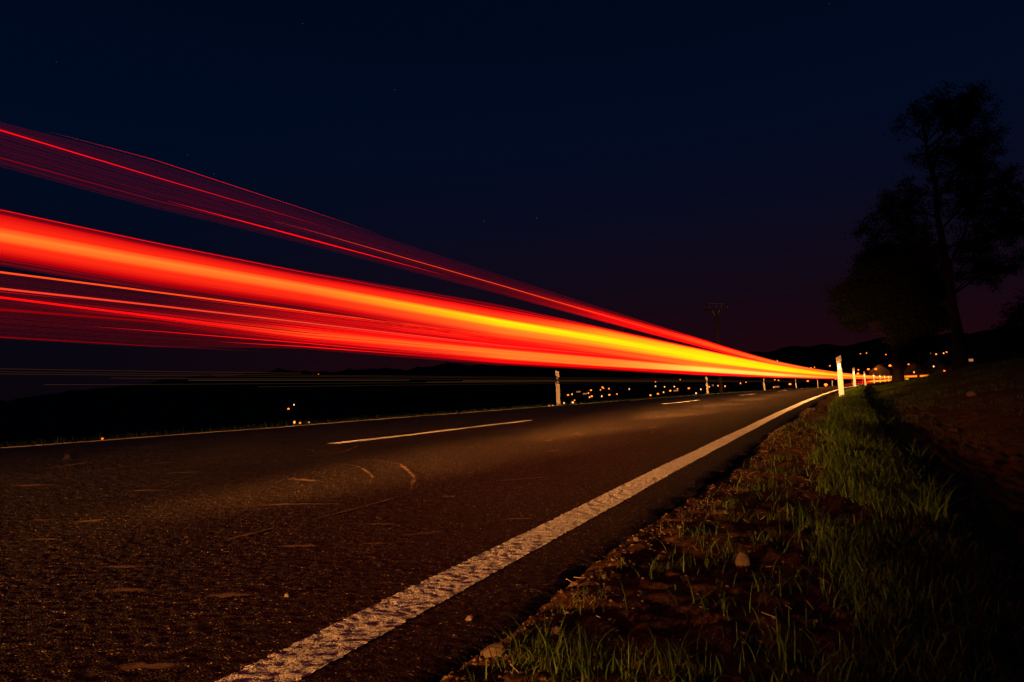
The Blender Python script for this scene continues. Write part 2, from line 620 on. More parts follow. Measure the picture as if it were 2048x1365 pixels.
def smear(name, pts, wid, parent):
    pts = np.array(pts)
    t = np.concatenate([[0], np.cumsum(np.hypot(*np.diff(pts, axis=0).T))])
    n = max(8, int(t[-1] / .04))
    q = np.linspace(0, t[-1], n)
    s, d = np.interp(q, t, pts[:, 0]), np.interp(q, t, pts[:, 1])
    for _ in range(3):
        s[1:-1] = (s[:-2] + 2 * s[1:-1] + s[2:]) / 4
        d[1:-1] = (d[:-2] + 2 * d[1:-1] + d[2:]) / 4
    ts, td = np.gradient(s), np.gradient(d)
    L = np.hypot(ts, td) + 1e-9
    w = wid * (.25 + .75 * np.sin(np.linspace(.05, np.pi - .05, n)) ** .6) * (1 + .25 * rng.normal(size=n))
    k = np.array([-1, -.4, .4, 1])
    S = s[:, None] - (td / L)[:, None] * k * w[:, None] / 2
    D = d[:, None] + (ts / L)[:, None] * k * w[:, None] / 2
    low_ = sum(a * np.sin(S * fx + p) * np.sin(D * fy + r) for a, fx, fy, p, r in ((.0025, 1.1, 2.2, .3, 1.), (.0018, 2.7, 1.3, 2., .4), (.001, 5.1, 6.3, 1., 2.)))
    P = rd(S, D, .0045 + low_)
    me = mesh_np(name, P.reshape(-1, 3), grid_faces(n, 4))
    e = np.outer(np.sin(np.linspace(.1, np.pi - .1, n)) ** .5, [.25, 1, 1, .25]).ravel()
    colour_attr(me, np.repeat(e[:, None], 3, 1), 'edge')
    ob(name, me, M['mud'], parent)


for p, w in zip(SCUFF, WID):
    smear('mud_streak', p, w, road)
for s, d in [(1.0, -1.43), (1.57, -1.17), (1.26, -2.18), (1.13, -1.64), (2.02, -.96), (1.47, -1.37), (.74, -.99), (1.06, -1.17), (1.8, -1.35), (1.64, -2.13), (1.47, -2.52), (2.06, -1.79)]:
    smear('mud_patch', [(s - .02, d - .07), (s + .03, d + .05)], .035, road)

# ------------------------------------------------------------------ verges
s_list = [-14.]
while s_list[-1] < 275:
    s = s_list[-1]
    s_list.append(s + (1. if s < 0 else (.12 if s < .5 else max(.013, .011 * s))))
sb = np.array(s_list)
db = np.concatenate([np.arange(-.64, 1., .014), np.geomspace(1.0, 50, 62)])
Sb, Db = np.meshgrid(sb, db, indexing='ij')
nz = rng.normal(size=Sb.shape)
for _ in range(2):
    nz = (nz + np.roll(nz, 1, 0) + np.roll(nz, 1, 1) + np.roll(nz, -1, 1) + np.roll(nz, -1, 0)) / 3.2
lumps = sum(a * np.sin(Sb * fx + p + 1.3 * np.sin(Db * 3)) * np.sin(Db * fy + q) for a, fx, fy, p, q in ((.006, 5.1, 8.2, .3, 1.), (.005, 11.7, 6.3, 2., .4), (.02, 1.3, 1.7, 1., 2.), (.03, .6, .9, 0, .4)))
fade = np.clip((Db + .66) / .15, .25, 1)
Zb = bank_z(Sb, Db) + (nz * np.clip(.0055 + .004 * np.clip(Db, 0, 3), 0, .02) + lumps) * fade
Pb = rd(Sb, Db)
Pb[..., 2] = Zb
verge = ob('verge', mesh_np('verge', Pb.reshape(-1, 3), grid_faces(len(sb), len(db)), True), M['dirt'], kind='structure')
verge.data.materials.append(M['bank'])
mi = (np.arange(len(db) - 1)[None, :] >= np.searchsorted(db, .42)) & np.ones((len(sb) - 1, 1), bool)
verge.data.polygons.foreach_set('material_index', mi.astype(np.int32).ravel())


def verge_h(s, d):
    a = np.clip(np.searchsorted(sb, s) - 1, 0, len(sb) - 2)
    b = np.clip(np.searchsorted(db, d) - 1, 0, len(db) - 2)
    fs = (s - sb[a]) / (sb[a + 1] - sb[a])
    fd = (d - db[b]) / (db[b + 1] - db[b])
    return (Zb[a, b] * (1 - fs) * (1 - fd) + Zb[a + 1, b] * fs * (1 - fd) + Zb[a, b + 1] * (1 - fs) * fd + Zb[a + 1, b + 1] * fs * fd)


sl = np.concatenate([np.arange(-14, 30, .25), np.arange(30, 276, 1.5)])
dl = np.concatenate([np.arange(-7.16, -9, -.08), -np.geomspace(9, 60, 30)])
Sl, Dl_ = np.meshgrid(sl, dl, indexing='ij')
Pl = rd(Sl, Dl_)
Pl[..., 2] = left_z(Sl, Dl_) + rng.normal(size=Sl.shape) * .008 * np.clip((-7.2 - Dl_) * 3, .2, 3)
ob('verge', mesh_np('far_verge', Pl.reshape(-1, 3), grid_faces(len(sl), len(dl))[:, ::-1], True), M['bank'], kind='structure')

# ------------------------------------------------------------------ head lamps of the vehicle that drove through, along its lane
HEADLAMPS = [(-25, 7500, 8, -1.6, .03), (-8, 1900, 18, -.5, .03), (-3.2, 4900, 9, 1., -.01), (-6, 350, 45, 3, .45), (1.5, 3000, 11, .3, .0), (5.5, 3400, 12, -.3, .0), (10, 2100, 13, -1, .02), (15, 2100, 13, -2, .02), (20.5, 2100, 12, -2.5, .02),
             (27, 2200, 11, -2.5, .02), (34, 2400, 11, -2.5, .02), (42, 2600, 11, -2.5, .02), (51, 2800, 11, -2.5, .02), (61, 3000, 11, -2.5, .02), (73, 3200, 11, -2.5, .02), (87, 3200, 11, -2.5, .02), (105, 2600, 11, -2.5, 0)]
for s, power, cone, tilt, left in HEADLAMPS:
    li = bpy.data.lights.new('car_headlamp', 'SPOT')
    li.energy, li.color = power * 4.2, (1, .37, .085)
    li.spot_size, li.spot_blend, li.shadow_soft_size = math.radians(cone * 2), 1., .06
    lo = bpy.data.objects.new('car_headlamp', li)
    COL.objects.link(lo)
    p, q = rd(s, -2.3, .62), rd(s + 10, -2.3 - 10 * left, .62)
    v = Vector(q - p).normalized()
    v.z += math.tan(math.radians(tilt))
    lo.location = Vector(p)
    lo.rotation_euler = v.to_track_quat('-Z', 'Y').to_euler()

# ------------------------------------------------------------------ light trails left by the tail lamps
PAL = dict(E=(.42, .0006, .003), H=(1.1, .026, .006), R=(1.5, .004, .004), D=(.28, .0005, .002), P=(.15, .0004, .010), Q=(1.4, .085, .010), O=(1.4, .205, .020), W=(1.4, .42, .012), Y=(1.15, .86, .004), L=(1.15, .80, .10), T=(1.05, .05, .02))
S_END = 215.


def strand_path(sk, zk, d, s0=-7., s1=S_END, n=84):
    t = np.linspace(0, 1, n)
    lo = math.log(.9)
    a = np.concatenate([np.linspace(s0, .6, 8)[:-1], np.exp(np.linspace(math.log(.6), math.log(s1), n - 7))]) if s0 < .6 else np.exp(np.linspace(math.log(s0), math.log(s1), n))
    x = np.log(np.clip(a, .4, None))
    return a, np.interp(x, np.log(sk), zk)


def trail(name, label, d, sk, rows, cols, cover, per, lines, solid=(), lateral=.02, group='vehicle light trails over the road'):
    root = empty(name, rd(6., d, 0.), label, 'light trail', group)
    inv = Vector(root.location)
    lx = np.log(np.array(sk))

    def emit(child, paths):
        mb, cc = MB(), []
        for P, R, C in paths:
            V_, F_ = tube(P, R, 3)
            mb.add(V_ - np.array(inv), F_)
            cc.append(np.repeat(C, 3, 0))
        me = mb.mesh(child, True)
        colour_attr(me, np.concatenate(cc))
        return ob(child, me, M['trail'], root)

    rgb = [np.array([PAL[k] for k in c]) for c in cols]
    if solid:
        # the lamp itself drawn out along the road: one closed body, five centimetres deep
        fz, fcol = [], []
        a = strand_path(sk, np.array(rows[0]), d, n=120)[0]
        x = np.log(np.clip(a, .4, None))
        for g in range(solid[0], solid[1]):
            for k in range(16):
                f = k / 16
                fc = f ** .38 if rgb[g + 1][0, 1] > rgb[g][0, 1] else f ** 2.6
                z = np.array(rows[g]) * (1 - f) + np.array(rows[g + 1]) * f
                lg = np.log(rgb[g] + 1e-4) * (1 - fc) + np.log(rgb[g + 1] + 1e-4) * fc
                fz.append(np.interp(x, lx, z))
                fcol.append(np.exp(np.stack([np.interp(x, lx, lg[:, i]) for i in range(3)], -1)) * np.array([rng.uniform(.9, 1.05), rng.uniform(.78, 1.2), 1]))
        nr_ = len(fz)
        t = np.linspace(-1, 1, nr_)
        half = .025 * np.sqrt(np.clip(1 - t ** 4, 0.02, 1))
        fr_ = np.stack([rd(a, d + half[i], fz[i]) for i in range(nr_)] + [rd(a, d - half[i], fz[i]) for i in range(nr_ - 1, -1, -1)], 1) - np.array(inv)
        cc = np.stack(fcol + fcol[::-1], 1)
        m2 = 2 * nr_
        i, j = np.arange(len(a) - 1)[:, None] * m2, np.arange(m2)[None, :]
        Fq = np.stack([i + j, i + (j + 1) % m2, i + m2 + (j + 1) % m2, i + m2 + j], -1).reshape(-1, 4)
        me = mesh_np('lamp_band', fr_.reshape(-1, 3), Fq, True)
        colour_attr(me, cc.reshape(-1, 3))
        ob('lamp_band', me, M['trail'], root)
    for g in range(len(rows) - 1):
        if solid and solid[0] <= g < solid[1]:
            continue
        z0, z1 = np.array(rows[g]), np.array(rows[g + 1])
        c0, c1 = np.array(cover[g]), np.array(cover[g + 1])
        paths = []
        for k in range(per):
            f = 1.1 * (k + .5 + rng.uniform(-.3, .3)) / per - .05
            fc = float(sst((f - .5) * 1.7 + .5))
            a, z = strand_path(sk, z0 * (1 - f) + z1 * f, d)
            x = np.log(np.clip(a, .4, None))
            gap = np.abs(np.interp(x, lx, z0 - z1)) / per
            cv = np.interp(x, lx, c0 * (1 - f) + c1 * f)
            wob = 1 + .25 * np.sin(x * rng.uniform(1, 4) + rng.uniform(0, 6))
            cv = np.where(cv < .95, cv * wob * rng.uniform(.7, 1.3), cv)
            R = np.clip(gap * np.clip(cv, .01, 1) * np.where(cv > .9, 1.35, .55), .00012, None)
            lg = np.log(rgb[g] + 1e-4) * (1 - fc) + np.log(rgb[g + 1] + 1e-4) * fc
            C = np.exp(np.stack([np.interp(x, lx, lg[:, i]) for i in range(3)], -1))
            mul = np.array([1, rng.uniform(.9, 1.1), 1]) * (1 + .06 * np.sin(x * rng.uniform(2, 7) + rng.uniform(0, 6)))[:, None]
            paths.append((rd(a, d + rng.uniform(-lateral, lateral), z), R, C * mul))
        emit('glow_band', paths)
    for s0, s1, zk, key, r in lines:
        a, z = strand_path(sk, np.array(zk), d, s0, s1, 60)
        u = np.linspace(0, 1, len(a))
        taper = np.clip(np.minimum(u * 2.5 if s0 > .6 else 1, (1 - u) * 2.2 if s1 < 100 else 1), .04, 1)
        emit('bright_strand', [(rd(a, d + .03, z), r * taper, np.repeat(np.array([PAL[key]]), len(a), 0))])
    return root


SU = [1.22, 1.74, 2.55, 4.74, 7.16, 12.76, 25.19, 78.1]
ZU = [[1.305, 1.335, 1.331, 1.314, 1.297, 1.262, 1.177, 1.15], [1.274, 1.272, 1.275, 1.253, 1.235, 1.219, 1.131, 1.12], [1.221, 1.216, 1.234, 1.229, 1.215, 1.191, 1.105, 1.09], [1.172, 1.163, 1.174, 1.173, 1.156, 1.125, 1.026, 1.02]]
trail('light_trail', 'thin upper red light trail from a high brake lamp against the sky', -2.35, SU, ZU,
      ['PPPPDRQO', 'PPPPRQOO', 'PPPDRQOO', 'PPPDRRQO'],
      [[.01, .02, .04, .14, .3, 1, 1, 1], [.05, .07, .10, .28, .7, 1, 1, 1], [.06, .08, .12, .36, .8, 1, 1, 1], [.015, .03, .06, .28, .6, 1, 1, 1]], 52,
      [(-7, 2.75, ZU[1], 'R', .0022), (2.35, 30, ZU[2], 'Q', .0036), (1.8, 3.9, [1.19] * 8, 'R', .0032), (1.35, 3.2, [v + .004 for v in ZU[0]], 'R', .0007), (-7, 3.0, [1.185, 1.18, 1.19, 1.19, 1.18, 1.16, 1.07, 1.05], 'D', .0016)])
SM = [.86, 1.22, 1.79, 3.31, 5.01, 9.01, 18.44, 66.12]
ZM = [[.845, .842, .845, .881, .88, .885, .884, .93], [.835, .83, .831, .842, .866, .872, .871, .91], [.801, .8, .803, .803, .815, .825, .832, .86], [.786, .787, .791, .792, .795, .792, .781, .81], [.764, .76, .759, .748, .756, .753, .736, .77], [.739, .73, .728, .715, .717, .7, .704, .72], [.724, .711, .71, .682, .682, .661, .678, .68]]
trail('light_trail', 'broad bright orange and yellow light trail across the middle of the picture', -1.65, SM, ZM,
      ['DDDDRROO', 'EEERQOOO', 'HHHQWYYW', 'OOOYYYYY', 'HHHOWYYO', 'EEEQQOOO', 'DDDRQOOO'],
      [[.06, .06, .10, .7, .9, 1, 1, 1], [.95, 1, 1, 1, 1, 1, 1, 1], [1] * 8, [1] * 8, [1] * 8, [.9, .95, 1, 1, 1, 1, 1, 1], [.10, .10, .15, 1, 1, 1, 1, 1]], 40,
      [(1.3, 60, [.735, .735, .742, .735, .735, .72, .71, .72], 'Q', .0013), (-7, 4, [.838, .834, .836, .856, .87, .87, .87, .9], 'R', .0008)], solid=(1, 5))
SL = [1.57, 2.22, 3.24, 5.97, 8.98, 15.87, 30.64, 87.39]
ZL = [[.936, .938, .94, .944, .935, .918, .93, .91], [.87, .872, .869, .855, .872, .872, .888, .86], [.835, .818, .79, .793, .803, .791, .802, .80], [.787, .791, .762, .746, .726, .745, .749, .746], [.743, .739, .737, .696, .699, .688, .686, .70], [.677, .673, .709, .667, .664, .653, .652, .66]]
trail('light_trail', 'lower red and orange light trail of several strands above the valley', -3.0, SL, ZL,
      ['DDRQQOOO', 'DDRRRWOO', 'DRQOOLLO', 'DDROOLLO', 'DDDRRRQQ', 'DDDDDRRQ'],
      [[.07, .10, .35, 1, 1, 1, 1, 1], [.14, .22, .5, 1, 1, 1, 1, 1], [.24, .36, .85, 1, 1, 1, 1, 1], [.16, .24, .7, 1, 1, 1, 1, 1], [.07, .10, .2, .9, 1, 1, 1, 1], [.01, .02, .06, .6, .8, 1, 1, 1]], 40,
      [(-7, 60, ZL[0], 'Q', .0042), (2.3, 5, [v - .012 for v in ZL[0]], 'R', .0018), (-7, 60, ZL[1], 'T', .0048), (2.7, 8, [v - .012 for v in ZL[1]], 'T', .0022), (-7, 1.9, [v - .012 for v in ZL[1]], 'R', .0018), (-7, 7, ZL[2], 'R', .0046), (-7, 4, ZL[3], 'D', .006), (1.9, 6, [.745, .746, .74, .71, .70, .69, .69, .7], 'R', .0026), (-7, 2.9, [.677, .673, .675, .667, .664, .653, .652, .66], 'D', .0030), (2.6, 5, [.71, .71, .718, .70, .69, .69, .69, .7], 'R', .0030)])

# a second vehicle: faint strands in the far lane
PAL.update(f=(.05, .018, .004), g=(.022, .008, .003), v=(.09, .06, .03))
SFN = [2.71, 3.83, 5.58, 10.24, 15.3, 26.43, 47.98, 117.33]
fr = empty('light_trail', rd(8., -5.2, 0.), 'faint brown thread-like light streaks low over the far lane', 'light trail', 'vehicle light trails over the road')
for zoff, s0, s1, key, r in ((.0, 1, 5.6, 'f', .0016), (-.02, 1, 40, 'g', .003), (-.035, 1, 60, 'f', .0014), (-.06, 3.5, 30, 'g', .004), (-.075, 4.2, 7.6, 'v', .0014), (-.11, 3, 60, 'f', .0014), (-.14, 5, 60, 'g', .003), (-.085, 9, 70, 'f', .006), (-.10, 8, 70, 'g', .008)):
    a, z = strand_path(SFN, np.array([.654, .654, .659, .673, .69, .70, .70, .70]) + zoff, -5.2, s0, s1, 40)
    V_, F_ = tube(rd(a, -5.2, z), np.full(len(a), r), 3)
    me = mesh_np('faint_strand', V_ - np.array(fr.location), F_, True)
    colour_attr(me, np.repeat(np.array([PAL[key]]), len(V_), 0))
    ob('faint_strand', me, M['trail'], fr)
bd = empty('light_trail', rd(110., -2.2, 0.), 'short yellow and red light streak low on the road at the distant bend', 'light trail', 'vehicle light trails over the road')  # headlamp reflection on the road at the bend, built in as glowing strands
for dd_, z_, key, r, s0, s1 in ((-1.5, .20, 'Y', .07, 88, 190), (-1.6, .34, 'W', .05, 96, 190), (-2.6, .10, 'R', .05, 66, 190), (-2.2, .3, 'R', .06, 80, 190)):
    a = np.linspace(s0, s1, 50)
    V_, F_ = tube(rd(a, dd_, z_), r * np.clip(np.linspace(0, 4, 50), .1, 1), 5)
    me = mesh_np('bright_strand', V_ - np.array(bd.location), F_, True)
    colour_attr(me, np.repeat(np.array([PAL[key]]), len(V_), 0))
    ob('bright_strand', me, M['trail'], bd)

# ------------------------------------------------------------------ delineator posts
PROF = [(-.060, .006), (-.056, 0), (.056, 0), (.060, .006), (.050, .045), (.030, .085), (.012, .1), (-.012, .1), (-.030, .085), (-.050, .045)]
PROF_B = [(x * .965, y * .965 + .0018) for x, y in PROF]


def post_meshes(side):
    k = .42 * side                       # the slant climbs away from the road
    f = lambda z: (lambda x: z + k * x)
    low_ = prism(PROF, lambda x: -.14, f(.635))
    band = prism(PROF_B, f(.634), f(.826))
    capm = prism(PROF, f(.825), f(.985))
    ms = [mesh_np('body', *low_), mesh_np('band', *band), mesh_np('cap', *capm)]
    mb = MB()
    if side > 0:
        n = 8
        a = np.array([[-.037, .648 - .012], [.037, .648 + .018], [.037, .806 + .012], [-.037, .806 - .016]])
        fr_ = np.c_[a[:, 0], np.full(4, -.006), a[:, 1]]
        bk = np.c_[a[:, 0], np.full(4, .006), a[:, 1]]
        mb.add(np.vstack([fr_, bk]), [[0, 1, 2, 3], [0, 4, 5, 1], [1, 5, 6, 2], [2, 6, 7, 3], [3, 7, 4, 0]])
        refl = [mb.mesh('reflector')]
    else:
        refl = []
        for zc in (.685, .772):
            t = np.arange(12) * np.pi / 6
            c_ = np.stack([.033 * np.cos(t), np.full(12, -.006), zc + .033 * np.sin(t)], -1)
            b_ = c_ + np.array([0, .012, 0])
            j = np.arange(12)
            q = np.stack([j, (j + 1) % 12, 12 + (j + 1) % 12, 12 + j], -1)
            refl.append(mesh_np('reflector', np.vstack([c_, b_, [[0, -.0075, zc]]]), [q, np.stack([np.full(12, 24), (j + 1) % 12, j], -1)]))
    return ms, refl


POSTS_R = [18.7, 37.23, 56.63, 77.18, 93.76, 109.17, 123.5, 138, 150, 163, 176]
POSTS_L = [17.8, 37.8, 57.4, 76.5, 95.7, 113.4, 147.9, 166]
ORD = ['nearest', 'second', 'third', 'fourth', 'fifth', 'sixth', 'seventh', 'eighth', 'ninth', 'tenth', 'eleventh']
for side, posts, d in ((1, POSTS_R, -.177), (-1, POSTS_L, -7.361)):
    ms, refl = post_meshes(side)
    for i, s in enumerate(posts):
        p = rd(s, d)
        p[2] = (bank_z(s, d) if side > 0 else left_z(s, d)) + (.02 if side < 0 else .04)
        lab = ('%s white delineator post on the grass verge right of the road' if side > 0 else '%s white delineator post along the far left road edge') % ORD[i]
        r = empty('delineator_post', p, lab, 'delineator post', 'delineator posts right of the road' if side > 0 else 'delineator posts left of the road', -float(np.interp(s, ST, RA)))
        r.rotation_euler.x = rng.normal() * .012
        r.rotation_euler.y = rng.normal() * .012
        for me, mt in zip(ms, (M['white'], M['black'], M['white'])):
            ob(me.name.split('.')[0], me, mt, r)
        for me in refl:
            ob('reflector', me, M['reflector'], r)

# ------------------------------------------------------------------ grass, straw and stones on the near verge
def blades(S, D, H, Wd, lean, seg=3, zf=verge_h):
    n = len(S)
    base = rd(S, D)
    base[:, 2] = zf(S, D) - .004
    yaw = rng.uniform(0, 2 * np.pi, n)
    ld = np.stack([np.cos(yaw), np.sin(yaw)], -1)
    wd_ = np.stack([-np.sin(yaw + rng.normal(size=n) * .6), np.cos(yaw + rng.normal(size=n) * .6)], -1)
    t = np.linspace(0, 1, seg + 1)
    V = np.zeros((n, seg * 2 + 1, 3))
    for k, tt in enumerate(t):
        c = base.copy()
        c[:, :2] += ld * (lean * H * tt ** 1.8)[:, None]
        c[:, 2] += H * (tt - .35 * lean * tt ** 2.4)
        w = Wd * (1 - tt ** 1.6)
        if k < seg:
            V[:, 2 * k] = c
            V[:, 2 * k + 1] = c
            V[:, 2 * k, :2] -= wd_ * w[:, None] / 2
            V[:, 2 * k + 1, :2] += wd_ * w[:, None] / 2
        else:
            V[:, 2 * seg] = c
    o = (np.arange(n) * (2 * seg + 1))[:, None]
    Q = np.concatenate([o + np.array([2 * k, 2 * k + 1, 2 * k + 3, 2 * k + 2]) for k in range(seg - 1)])
    T = o + np.array([2 * seg - 2, 2 * seg - 1, 2 * seg])
    return V.reshape(-1, 3), [Q, T]


def patch(s, d, seed=0):
    return (np.sin(s * 2.3 + 1.7 * np.sin(d * 5 + seed)) * np.sin(d * 9 + s * 1.1 + seed) + np.sin(s * 6.1 + d * 13 + seed) * .6)


# the thick strip of grass between the soil and the ditch
n = 70000
S = .62 + 40 * rng.random(n) ** 2.1
D = np.where(rng.random(n) < .85, rng.normal(.06, .155, n), rng.uniform(-.3, .5, n))
left_edge = np.interp(S, [.6, 1.2, 2, 3.2, 5, 9, 16, 40], [-.08, -.05, -.05, -.08, -.12, -.16, -.2, -.25])
keep = (D > left_edge + .06 * patch(S, D) + .03 * patch(S * 3.1, D * 2.3, 4) + rng.normal(size=n) * .045) & (D < .52) & (patch(S, D, 2) > -1.1 + .9 * rng.random(n) * (D < .12))
S, D = S[keep], D[keep]
n = len(S)
sz = np.clip(.55 + .06 * S, .6, 1.5)
V, F = blades(S, D, rng.uniform(.035, .105, n) * sz * np.where(D > .3, .7, 1), rng.uniform(.002, .0042, n) * np.clip(S / 2.0, .75, 4), rng.uniform(.15, 1.15, n))
ob('grass', mesh_np('grass', V, F, True), M['grass'], label='thick strip of green grass along the ditch right of the road', cat='grass', kind='stuff')

# loose blades and small tufts on the bare soil
CS = [(1.0, -.47), (.97, -.42), (.98, -.36), (1.0, -.3), (.93, -.38), (.95, -.25), (1.02, -.44), (1.55, -.38), (1.62, -.33), (2.2, -.3), (2.45, -.36), (2.3, -.22), (3.0, -.36), (3.1, -.3), (1.9, -.2), (1.3, -.2), (1.45, -.14), (1.75, -.28), (2.7, -.26), (3.5, -.28), (1.15, -.12), (1.9, -.36), (4.2, -.34), (1.25, -.46)]
S = np.concatenate([rng.normal(a, .035, 34) for a, b in CS] + [rng.uniform(.8, 9, 800)] + [rng.normal(.95, .05, 260)])
D = np.concatenate([rng.normal(b, .03, 34) for a, b in CS] + [rng.uniform(-.5, -.02, 800)] + [rng.uniform(-.5, -.18, 260)])
n = len(S)
V, F = blades(S, D, rng.uniform(.022, .068, n), rng.uniform(.0018, .0036, n) * np.clip(S / 2.2, .8, 2), rng.uniform(.2, 1.3, n), 4)
ob('grass', mesh_np('sparse_grass', V, F, True), M['grass'], label='sparse young grass blades sprouting from the bare soil beside the asphalt', cat='grass', kind='stuff')

# bank and far verge grass
n = 60000
S = 2.2 + 60 * rng.random(n) ** 1.5
D = .45 + 8 * rng.random(n) ** 1.4
keep = patch(S * .3, D * .3, 5) > -.5 + .9 * rng.random(n)
S, D = S[keep], D[keep]
n = len(S)
V, F = blades(S, D, rng.uniform(.02, .07, n) * np.clip(S / 8, .7, 2), rng.uniform(.002, .0045, n) * np.clip(S / 5, .8, 4), rng.uniform(.4, 1.5, n), 2)
ob('grass', mesh_np('bank_grass', V, F, True), M['grass'], label='patchy low grass on the bank beyond the ditch', cat='grass', kind='stuff')
n = 9000
S = .8 + 90 * rng.random(n) ** 2
D = -7.2 - 1.1 * rng.random(n) ** 1.5
V, F = blades(S, D, rng.uniform(.05, .16, n), rng.uniform(.004, .008, n) * np.clip(S / 8, 1, 4), rng.uniform(.2, .9, n), 2, left_z)
ob('grass', mesh_np('far_grass', V, F, True), M['grass'], label='thin grass fringe behind the far left edge line', cat='grass', kind='stuff')

# dead straw lying on soil and bank
n = 1100
S = np.concatenate([.9 + 9 * rng.random(300) ** 1.2, 2.5 + 26 * rng.random(n - 300) ** 1.3])
D = np.concatenate([rng.uniform(-.55, .4, 300), rng.uniform(.8, 7, n - 300)])
L = rng.uniform(.008, .035, n) * np.clip(S / 2.5, .7, 5)
yaw = rng.uniform(0, np.pi, n)
p0 = rd(S, D)
p0[:, 2] = verge_h(S, D) + .006
p1 = p0.copy()
p1[:, 0] += np.cos(yaw) * L
p1[:, 1] += np.sin(yaw) * L
p1[:, 2] += rng.uniform(0, .012, n)
wv = np.stack([-np.sin(yaw), np.cos(yaw), np.zeros(n)], -1) * .0007 * np.clip(S / 2, .8, 6)[:, None]
hv = np.array([0, 0, .0016])
V = np.stack([p0 - wv, p0 + wv, p0 + hv, p1 - wv * .5, p1 + wv * .5, p1 + hv], 1).reshape(-1, 3)
o_ = (np.arange(n) * 6)[:, None]
Q = np.concatenate([o_ + np.array(q) for q in ([0, 1, 4, 3], [1, 2, 5, 4], [2, 0, 3, 5])])
ob('straw', mesh_np('straw', V, Q), M['straw'], label='scattered dead straw lying on the soil and the bank', cat='straw', kind='stuff')


def tuft(name, s, d, nb, h, w, lean, mat, spread, label, cat, group=None):
    S_, D_ = rng.normal(s, spread, nb), rng.normal(d, spread, nb)
    V_, F_ = blades(S_, D_, rng.uniform(.4, 1, nb) * h, rng.uniform(.7, 1.2, nb) * w, rng.uniform(*lean, nb), 5)
    c = rd(s, d)
    c[2] = float(verge_h(np.array([s]), np.array([d]))[0])
    o = ob(name, mesh_np(name, V_ - c, F_, True), mat)
    o.location = c
    return tag(o, label, cat, group)


tuft('grass_tuft', 2.55, .24, 34, .21, .007, (.25, 1.1), M['grass'], .022, 'tall tuft of broad green blades standing above the ditch grass', 'grass tuft')
tuft('grass_tuft', 4.6, .36, 26, .2, .007, (.3, 1.2), M['grass'], .03, 'smaller tuft of long blades farther along the ditch edge', 'grass tuft')
for s, d, lab in ((3.0, -.40, 'dry straw tuft nearest the asphalt beside the white line'), (2.3, -.37, 'dry straw tuft among green blades on bare soil'), (1.27, -.47, 'small dry tuft at the asphalt edge near the bottom of the picture')):
    tuft('dry_tuft', s, d, 90, .035, .0022, (.8, 1.6), M['straw'], .022, lab, 'grass tuft', 'dry tufts on the soil verge')


def rock(name, s, d, r, label=None, group=None, zf=verge_h, sq=(1, .8, .6)):
    V_, F_ = ico(r, (0, 0, 0), 2, sq, .06) if r > .012 else ico(r, (0, 0, 0), 1, sq, .17)
    c = rd(s, d)
    c[2] = (float(zf(np.array([s]), np.array([d]))[0]) if zf else c[2]) + r * sq[2] * .45
    o = ob(name, mesh_np(name, V_, F_, False), M['stone'], label=label)
    o['category'] = 'stone'
    o.location = c
    o.rotation_euler = (rng.uniform(-.4, .4), rng.uniform(-.4, .4), rng.uniform(0, 6))
    if group:
        o['group'] = group
    return o


rock('stone', 1.68, -.23, .021, 'upright square brown stone among the green blades on the soil', sq=(.8, .7, 1.1))
rock('stone', .98, -.52, .017, 'flat pale stone at the asphalt edge near the bottom of the picture', sq=(1.3, .9, .6))
rock('stone', 1.12, -.64, .008, 'little pale stone lying on the asphalt right of the white line', zf=None, sq=(1, .9, .8))
rock('stone', 1.11, -1.07, .007, 'little orange pebble alone on the asphalt left of the white line', zf=None, sq=(1.2, .9, .7))
rock('stone', 13.5, 1.85, .08, 'single white stone lying on the dark bank', sq=(1, .8, .7))
NTHB = ['first', 'second', 'third', 'fourth', 'fifth', 'sixth', 'seventh', 'eighth', 'ninth', 'tenth', 'eleventh', 'twelfth', 'thirteenth', 'fourteenth', 'fifteenth', 'sixteenth']
for nth, (s, d) in zip(NTHB, sorted(((1.2, -.53), (1.86, -.53), (1.9, -.49), (1.22, -.49), (1.58, -.51), (1.02, -.49), (1.4, -.54), (1.45, -.49), (2.1, -.52), (2.3, -.55), (2.6, -.54), (2.95, -.53), (3.3, -.52), (1.1, -.46), (1.7, -.45), (2.0, -.44)))):
    rock('stone', s, d, rng.uniform(.005, .010) * (1 + .1 * s), 'small pale pebble in the gravel at the asphalt edge, %s from the bottom' % nth, 'pebbles along the asphalt edge')
mb = MB()
ICO0 = ico(1, (0, 0, 0), 1)
for k in range(3600):
    s = .75 + 11 * rng.random() ** 1.7
    d = -.56 + abs(rng.normal()) * .085 if rng.random() < .55 else rng.uniform(-.52, .02)
    z = float(verge_h(np.array([s]), np.array([d]))[0])
    V_, F_ = ICO0
    r = rng.uniform(.0014, .0052) * np.clip(.8 + .08 * s, .8, 1.5)
    q = V_ * (1 + .22 * rng.normal(size=(len(V_), 1))) * r * np.array([1, .8, .6])
    a = rng.uniform(0, 6)
    q = q @ np.array([[math.cos(a), -math.sin(a), 0], [math.sin(a), math.cos(a), 0], [0, 0, 1]])
    p = rd(s, d)
    mb.add(q + np.array([p[0], p[1], z + r * .3]), F_)
ob('gravel', mb.mesh('gravel'), M['stone'], label='fine gravel scattered along the broken asphalt edge', cat='gravel', kind='stuff')

